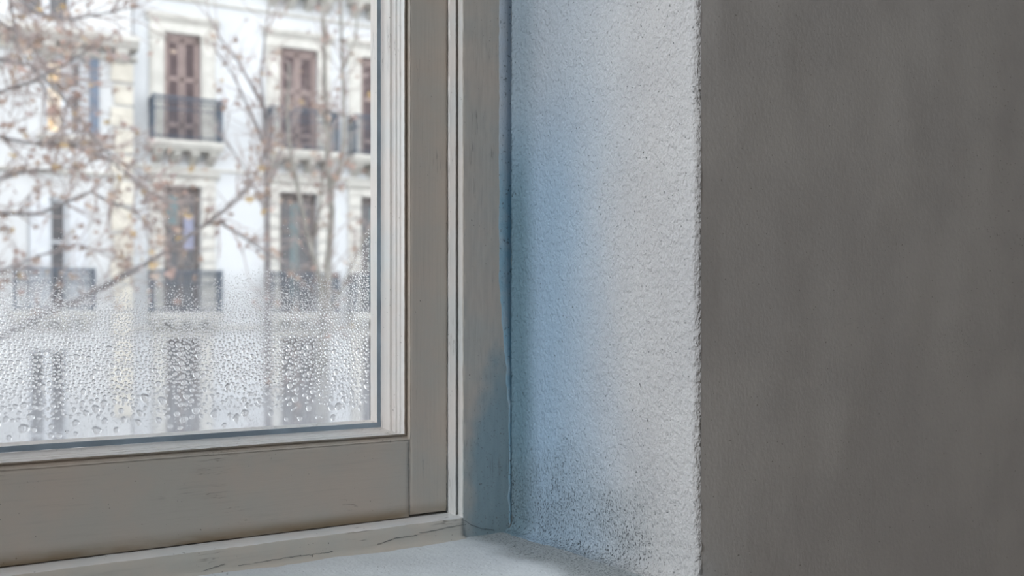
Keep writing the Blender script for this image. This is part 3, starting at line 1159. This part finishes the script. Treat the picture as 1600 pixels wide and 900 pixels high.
JW = 0.33
for ci, (a, b) in enumerate(cols):
    surround(white, a, b, Z2, TOP2, JW, 0.42, False, M['stone'])
    surround(white, a, b, Z1, TOP1, JW, 0.34, True, M['stone'])
    surround(white, a, b, Z3, TOP3, JW, 0.42, False, M['stone'])
    surround(white, a + 0.04, b - 0.02, 0.12, TOP0, JW * 0.9, 0.22, False, M['stone'])
    xa, xb = a - 0.36 - 0.02, b + 0.36 + 0.04
    balcony(white, xa, xb, Z2, 0.62, M['stone'])
    balcony(white, xa, xb, Z1, 0.62, M['stone'], 4, 0.0, 0.96)
    balcony(white, xa, xb, Z3, 0.62, M['stone'])
    shutter_door(white, a, b, Z2, TOP2)
    if ci == 0:
        glass_door(white, a, b, Z1, TOP1, M['teal'], (0.06, 0.42, 0.70, 0.93))
        m = MB()
        for k in range(5):
            u = a + (b - a) * (0.58 + 0.05 * k)
            m.box(u, u + 0.055, 0.16 - 0.012 * (k % 2), 0.19, Z1 + (TOP1 - Z1) * 0.50, Z1 + (TOP1 - Z1) * 0.78)
        m.build('curtain', M['lilac'], white)
    else:
        glass_door(white, a, b, Z1, TOP1, M['teal'], (0.36, 0.58, 0.10, 0.92))
    glass_door(white, a, b, Z3, TOP3, M['lilac'], (0.1, 0.45, 0.0, 0.9), wood=M['blueshut'])
    glass_door(white, a + 0.04, b - 0.02, 0.12, TOP0, None, bars=1)
zc1 = fac(380, 272)[1]
courses(white, M['stone'], XL_W + 0.02, XR_W, zc1, 0.07, 0.06)
courses(white, M['stone'], XL_W + 0.02, XR_W, zc1 + H, 0.07, 0.06)
courses(white, M['stone'], XL_W + 0.02, XR_W, Z1 - 0.42, 0.12, 0.07)
courses(white, M['stone'], XL_W + 0.02, XR_W, Z3 + 2 * H - 0.4, 0.4, 0.5, 0.0, 'roof_cornice')

# the left hand building stands a little proud
DC = 0.35
XR_C = fac(206, 200, DC)[0]
XL_C = XR_C - 9.0
wa, wb = fac(70, 150, DC)[0], fac(140, 150, DC)[0]
wz0, wz1 = fac(110, 212, DC)[1], fac(110, 89, DC)[1]
la, lb = fac(44, 350, DC)[0], fac(106, 350, DC)[0]
lz0, lz1 = fac(80, 486, DC)[1], fac(80, 308, DC)[1]
ta, tb = fac(30, 20, DC)[0], fac(112, 20, DC)[0]
tz0 = fac(150, 40, DC)[1]
wl2a, wl2b = wa - 3.1, wb - 3.1
hc = [(wa, wb, wz0, wz1), (la, lb, lz0, lz1), (ta, tb, tz0, tz0 + 2.4), (wl2a, wl2b, wz0, wz1), (wl2a, wl2b, lz0, lz1), (la, lb, 0.12, TOP0 - 0.2), (wl2a, wl2b, 0.12, TOP0 - 0.2)]
front('facade_wall', cream, M['cream_wall'], XL_C, XR_C, 0.0, Z3 + 1.7 * H, hc, -DC, 0.28, 9.0)


def far_window(parent, a, b, z0, z1, y, lit=False):
    n = 2
    fr = MB()
    fr.box(a, a + 0.07, y + 0.10, y + 0.2, z0, z1)
    fr.box(b - (0.20 if lit else 0.07), b, y + 0.10, y + 0.2, z0, z1)
    fr.box(a, b, y + 0.10, y + 0.2, z1 - 0.09, z1)
    fr.box(a, b, y + 0.10, y + 0.2, z0, z0 + 0.09)
    fr.box(a, b, y + 0.12, y + 0.2, z0 + (z1 - z0) * 0.60, z0 + (z1 - z0) * 0.60 + 0.06)
    for k in range(1, n):
        xx = a + (b - a) * k / n
        fr.box(xx - (0.12 if lit else 0.085), xx + (0.10 if lit else 0.085), y + 0.10, y + 0.2, z0, z1)
    f = fr.build('window_frame', M['whitewood'], parent)
    for k in range(n):
        p, q = a + (b - a) * k / n, a + (b - a) * (k + 1) / n
        mat = M['lit'] if lit and k == 0 else M['darkglass']
        MB().box(p + 0.05, q - 0.05, y + 0.16, y + 0.17, z0 + 0.05, z1 - 0.05).build('pane', mat, f)


far_window(cream, wa, wb, wz0, wz1, -DC, True)
far_window(cream, ta, tb, tz0, tz0 + 2.4, -DC)
far_window(cream, la, lb, lz0, lz1, -DC)
far_window(cream, wl2a, wl2b, wz0, wz1, -DC)
far_window(cream, wl2a, wl2b, lz0, lz1, -DC)
far_window(cream, la, lb, 0.12, TOP0 - 0.2, -DC)
far_window(cream, wl2a, wl2b, 0.12, TOP0 - 0.2, -DC)
# open blue-grey shutters beside the lamp lit window
for (p, q) in ((wb + 0.0, fac(154, 150, DC)[0]),):
    m = MB().box(p, q, -DC - 0.06, -DC - 0.02, wz0, wz1)
    for k in range(16):
        zz = wz0 + 0.08 + (wz1 - wz0 - 0.16) * k / 16
        m.box(p + 0.03, q - 0.03, -DC - 0.075, -DC - 0.055, zz, zz + 0.05)
    m.build('open_shutter', M['blueshut'], cream)
for (p, q) in ((la + 0.02, la + 0.42), (lb + 0.02, lb + 0.40)):
    m = MB().box(p, q, -DC - 0.06, -DC - 0.02, lz0, lz1)
    for k in range(20):
        zz = lz0 + 0.08 + (lz1 - lz0 - 0.16) * k / 20
        m.box(p + 0.03, q - 0.03, -DC - 0.075, -DC - 0.055, zz, zz + 0.06)
    m.build('open_shutter', M['whitewood'], cream)
zs0 = fac(190, 69, DC + 0.55)[1]
xe = fac(218, 60, DC + 0.5)[0]
cs = MB()
cs.prism_x([(-DC + 0.1, zs0 - 0.05), (-DC - 0.42, zs0 - 0.05), (-DC - 0.5, zs0 + 0.03), (-DC - 0.58, zs0 + 0.1), (-DC - 0.58, zs0 + 0.2), (-DC + 0.1, zs0 + 0.2)], XL_C, xe)
slab = cs.build('cornice', M['stone'], cream)
for k in range(7):
    xc = xe - 0.34 - 1.5 * k
    c = MB()
    c.prism_x([(-DC + 0.05, zs0 - 0.05), (-DC - 0.4, zs0 - 0.05), (-DC - 0.38, zs0 - 0.14), (-DC - 0.22, zs0 - 0.26), (-DC + 0.05, zs0 - 0.40)], xc - 0.12, xc + 0.12)
    c.build('corbel', M['stone'], slab)
courses(cream, M['stone'], XL_C, XR_C + 0.1, fac(190, 96, DC)[1], 0.10, 0.14, -DC)
courses(cream, M['stone'], XL_C, XR_C, fac(80, 271, DC)[1], 0.09, 0.12, -DC)
courses(cream, M['stone'], wa - 0.15, wb + 0.15, wz0 - 0.14, 0.14, 0.16, -DC, 'window_sill')
courses(cream, M['stone'], wa - 0.15, wb + 0.15, wz1 + 0.03, 0.14, 0.12, -DC, 'window_head')
balcony(cream, fac(20, 490, DC + .5)[0], fac(152, 490, DC + .5)[0], lz0, 0.45, M['stone'], 4, -DC, 0.9)
qa, qb = fac(178, 200, DC)[0], XR_C + 0.02
qz = [fac(190, v, DC)[1] for v in (97, 131, 166, 200, 241, 281, 322, 363, 404, 445, 486, 527, 570, 612, 654)]
for k in range(len(qz) - 1):
    w = 0.0 if k % 2 else 0.07
    MB().box(qa - w, qb, -DC - 0.07, -DC + 0.02, qz[k + 1] + 0.035, qz[k] - 0.035).build('quoin_stone', M['stone2'], cream)

# street surface and pavements
tag(MB().box(-60, 60, 0.4, 40, STREET - 0.3, STREET).build('ground', M['asphalt']), 'dark asphalt street surface below the window', 'street', kind='structure')
pv = MB().box(-40, 40, -3.2, 0.0, 0.0, 0.12).build('pavement', M['paving'])
pv.location, pv.rotation_euler = (FO.x, FO.y, STREET), (0, 0, FROT)
tag(pv, 'grey pavement along the foot of the buildings opposite', 'pavement', kind='structure')

# ------------------------------------------------------------------ street trees with the last brown leaves
M['bark'] = outdoor('bark_grey', (0.31, 0.29, 0.295), 0.9, 0.3, 9.0)
M['bark_pale'] = outdoor('bark_pale', (0.37, 0.35, 0.32), 0.9, 0.35, 7.0)
M['twig'] = outdoor('twig_brown', (0.46, 0.38, 0.36), 0.9, 0.25, 12.0)
LEAF = [outdoor('leaf_' + n, c, 0.7, 0.25, 30.0) for n, c in
        (('brown', (0.42, 0.30, 0.245)), ('tan', (0.55, 0.43, 0.36)), ('russet', (0.48, 0.33, 0.285)), ('mauve', (0.46, 0.37, 0.355)), ('ochre', (0.62, 0.44, 0.22)))]


def leaf_mesh(mat, seed):
    """A dry plane tree leaf: five pointed lobes, curled, with its stalk."""
    rr = random.Random(seed)
    out = []
    tips = [(-1.35, 0.62), (-0.72, 0.90), (0.0, 1.05), (0.72, 0.90), (1.35, 0.62)]
    for i, (a, l) in enumerate(tips):
        out.append((math.sin(a) * l, math.cos(a) * l))
        if i < 4:
            am = (a + tips[i + 1][0]) / 2
            out.append((math.sin(am) * 0.46, math.cos(am) * 0.46))
    out = [(-0.34, -0.12)] + out + [(0.34, -0.12)]
    curl = rr.uniform(0.25, 0.6)
    pts = [(x * 0.5, y * 0.5, curl * (x * x - 0.3 * y) * 0.5 + rr.uniform(-.05, .05)) for x, y in out]
    vv = [(0, 0.06, -0.04)] + pts
    ff = [(0, i, i + 1) for i in range(1, len(pts))]
    n = len(vv)
    vv += [(-0.015, 0.03, 0), (0.015, 0.03, 0), (0.01, -0.55, 0.1), (-0.01, -0.55, 0.1)]
    ff.append((n, n + 1, n + 2, n + 3))
    me = new_mesh('leaf', vv, ff)
    me.materials.append(mat)
    return me


LEAFM = [leaf_mesh(m, i) for i, m in enumerate(LEAF)] + [leaf_mesh(m, i + 9) for i, m in enumerate(LEAF[:4])]


def tree(label, base_px, limbs, t0, n_leaf, n_twig, leaf_size, seed, tw_len=0.55, bark='bark', n_more=0):
    rr = random.Random(seed)
    base = at(base_px, 492, t0)
    base.z = STREET
    root = empty('street_tree', base)
    tag(root, label, 'tree')
    nodes = []
    for (path, r0, r1, dt) in limbs:
        pts = []
        for k, (px, py) in enumerate(path):
            pts.append(at(px, py, t0 + dt * (k / max(1, len(path) - 1))))
        fine = []
        for p, q in zip(pts, pts[1:]):
            n = max(2, int((q - p).length / 0.16))
            for k in range(n):
                w = p.lerp(q, k / n)
                fine.append(w + 0.014 * noise.noise_vector(w * 3.0))
        fine.append(pts[-1])
        rad = [r0 + (r1 - r0) * k / (len(fine) - 1) for k in range(len(fine))]
        m = MB()
        m.tube([p - base for p in fine], rad, 8)
        nm = 'trunk' if r0 > 0.06 else 'branch'
        m.build(nm, M[bark], root, True)
        nodes += [(fine[k], (fine[min(k + 1, len(fine) - 1)] - fine[max(k - 1, 0)]).normalized(), rad[k]) for k in range(len(fine)) if rad[k] < 0.05]
    tw = MB()
    spots = []
    for _ in range(n_twig):
        p, d, r = nodes[rr.randrange(len(nodes))]
        v = Vector((rr.gauss(0, 1), rr.gauss(0, 1), rr.gauss(0.15, 1)))
        v = (d * 0.9 + v.normalized() * 0.9).normalized()
        ln = tw_len * rr.uniform(0.4, 1.3)
        n = 5
        pts = [p.copy()]
        for k in range(n):
            v = (v + Vector((rr.gauss(0, .16), rr.gauss(0, .16), rr.gauss(0.02, .16)))).normalized()
            pts.append(pts[-1] + v * ln / n)
        rt = min(r * 0.8, 0.0065)
        tw.tube([q - base for q in pts], [rt * (1 - 0.75 * k / n) for k in range(n + 1)], 4)
        spots += [(q, v) for q in pts[2:]]
        if rr.random() < 0.7:                    # side shoot
            s = pts[rr.randrange(1, 4)]
            v2 = (v + Vector((rr.gauss(0, .8), rr.gauss(0, .8), rr.gauss(0, .8)))).normalized()
            e = s + v2 * ln * 0.5
            tw.tube([s - base, (s + e) / 2 - base + Vector((0, 0, .01)), e - base], [rt * .55, rt * .4, rt * .2], 4)
            spots.append((e, v2))
    o = tw.build('twigs', M['twig'], root)
    o['kind'] = 'stuff'
    rr.shuffle(spots)
    for k, (p, v) in enumerate(spots[:n_leaf]):
        me = LEAFM[rr.choices(range(9), (5, 5, 4, 5, 1, 5, 4, 3, 4))[0]]
        o = bpy.data.objects.new('leaf', me)
        COL.objects.link(o)
        o.parent = root
        s = leaf_size * rr.uniform(0.6, 1.25)
        o.scale = (s, s, s)
        o.rotation_euler = (rr.uniform(-2.2, -0.8), rr.uniform(-0.7, 0.7), rr.uniform(0, 6.28))
        o.location = p - base + Vector((0, 0, -0.5 * s))
    rest = spots[n_leaf:n_leaf + n_more]
    lv_, lf_, lm_ = [], [], []
    for p, v in rest:
        k = rr.randrange(9)
        me = LEAFM[k]
        s = leaf_size * rr.uniform(0.6, 1.2)
        mt = Matrix.Translation(p - base + Vector((0, 0, -0.5 * s))) @ Matrix.Rotation(rr.uniform(0, 6.28), 4, 'Z') @ Matrix.Rotation(rr.uniform(-2.2, -0.8), 4, 'X') @ Matrix.Diagonal((s, s, s, 1))
        b = len(lv_)
        lv_ += [tuple(mt @ w.co) for w in me.vertices]
        for pl in me.polygons:
            lf_.append(tuple(b + i for i in pl.vertices))
            lm_.append(k % 5)
    if rest:
        me = new_mesh('leaves', lv_, lf_)
        for mm in LEAF:
            me.materials.append(mm)
        me.polygons.foreach_set('material_index', lm_)
        o = link('leaves', me, None, root)
        o['kind'] = 'stuff'
    return root


P = 24.0
T1 = 8.4
tree('leafiest tree, its brown twigs and leaves filling the upper left of the window', -120,
     [([(-118, 1580), (-116, 1000), (-105, 560)], 0.16, 0.10, 0.0),
      ([(-110, 620), (-40, 545), (60, 496), (130, 466), (230, 411), (320, 352), (372, 310), (398, 278), (414, 236)], 0.034, 0.007, 0.3),
      ([(340, 346), (385, 374), (436, 408)], 0.012, 0.006, 0.3),
      ([(-106, 570), (-110, 300), (-90, 60), (-60, -160)], 0.09, 0.05, -0.3),
      ([(-112, 400), (-40, 330), (60, 334), (140, 300), (210, 330), (236, 360)], 0.022, 0.005, -0.4),
      ([(-110, 300), (-40, 205), (40, 224), (110, 226), (165, 246), (215, 285), (262, 318)], 0.02, 0.005, -0.5),
      ([(-100, 160), (-30, 90), (50, 100), (105, 160), (160, 232), (200, 262), (250, 292)], 0.022, 0.005, 0.5),
      ([(-95, 120), (-20, 20), (40, 60), (85, 130), (130, 168)], 0.02, 0.005, 0.8),
      ([(-80, -20), (-10, -40), (60, 20), (110, 32), (170, 20), (215, 10)], 0.018, 0.004, -0.7),
      ([(-70, -100), (10, -30), (28, 70), (70, 140), (100, 196)], 0.018, 0.005, -0.2),
      ([(-60, -120), (70, -60), (105, 20), (130, 52)], 0.016, 0.004, 0.4),
      ([(-105, 200), (-20, 150), (50, 128), (110, 96), (165, 60)], 0.018, 0.004, -0.6),
      ([(-106, 350), (-30, 290), (40, 268), (120, 262), (180, 240)], 0.018, 0.004, 0.6),
      ([(-108, 480), (-20, 430), (60, 400), (120, 380), (170, 400)], 0.015, 0.004, 0.2)],
     T1, 295, 520, 0.125, 3, 0.52, 'bark', 470)
tree('thin bare tree forking upwards between the two balcony doors', 420,
     [([(424, 1150), (420, 700), (418, 430), (417, 250)], 0.065, 0.034, 0.0),
      ([(417, 260), (412, 170), (392, 130), (370, 92), (345, 60), (325, 20)], 0.03, 0.008, 0.3),
      ([(418, 240), (398, 190), (366, 122), (340, 84)], 0.022, 0.006, -0.3),
      ([(414, 185), (408, 120), (412, 70), (420, 10)], 0.017, 0.006, 0.2),
      ([(417, 300), (440, 230), (455, 200), (480, 160)], 0.018, 0.005, 0.4),
      ([(418, 330), (380, 260), (350, 215), (332, 180)], 0.014, 0.004, -0.4)],
     12.2, 80, 130, 0.15, 5, 0.6)
tree('slim grey tree of upright stems nearest the window frame', 505,
     [([(500, 1200), (503, 760), (506, 520)], 0.085, 0.06, 0.0),
      ([(506, 530), (512, 430), (518, 330), (512, 240), (508, 130), (506, 20), (504, -60)], 0.045, 0.016, 0.2),
      ([(508, 520), (500, 440), (484, 380), (468, 310), (456, 250), (448, 180), (452, 100)], 0.034, 0.012, -0.4),
      ([(506, 500), (535, 450), (556, 400), (575, 360)], 0.02, 0.008, 0.3),
      ([(514, 300), (530, 270), (538, 230), (537, 140), (533, 50), (532, -50)], 0.028, 0.012, 0.5),
      ([(485, 400), (500, 330), (504, 280), (520, 200)], 0.016, 0.006, -0.5),
      ([(540, 180), (515, 172), (500, 165)], 0.012, 0.005, 0.1),
      ([(535, 110), (555, 60), (560, 10), (566, -40)], 0.014, 0.006, 0.2)],
     11.2, 150, 170, 0.14, 8, 0.5, 'bark_pale')
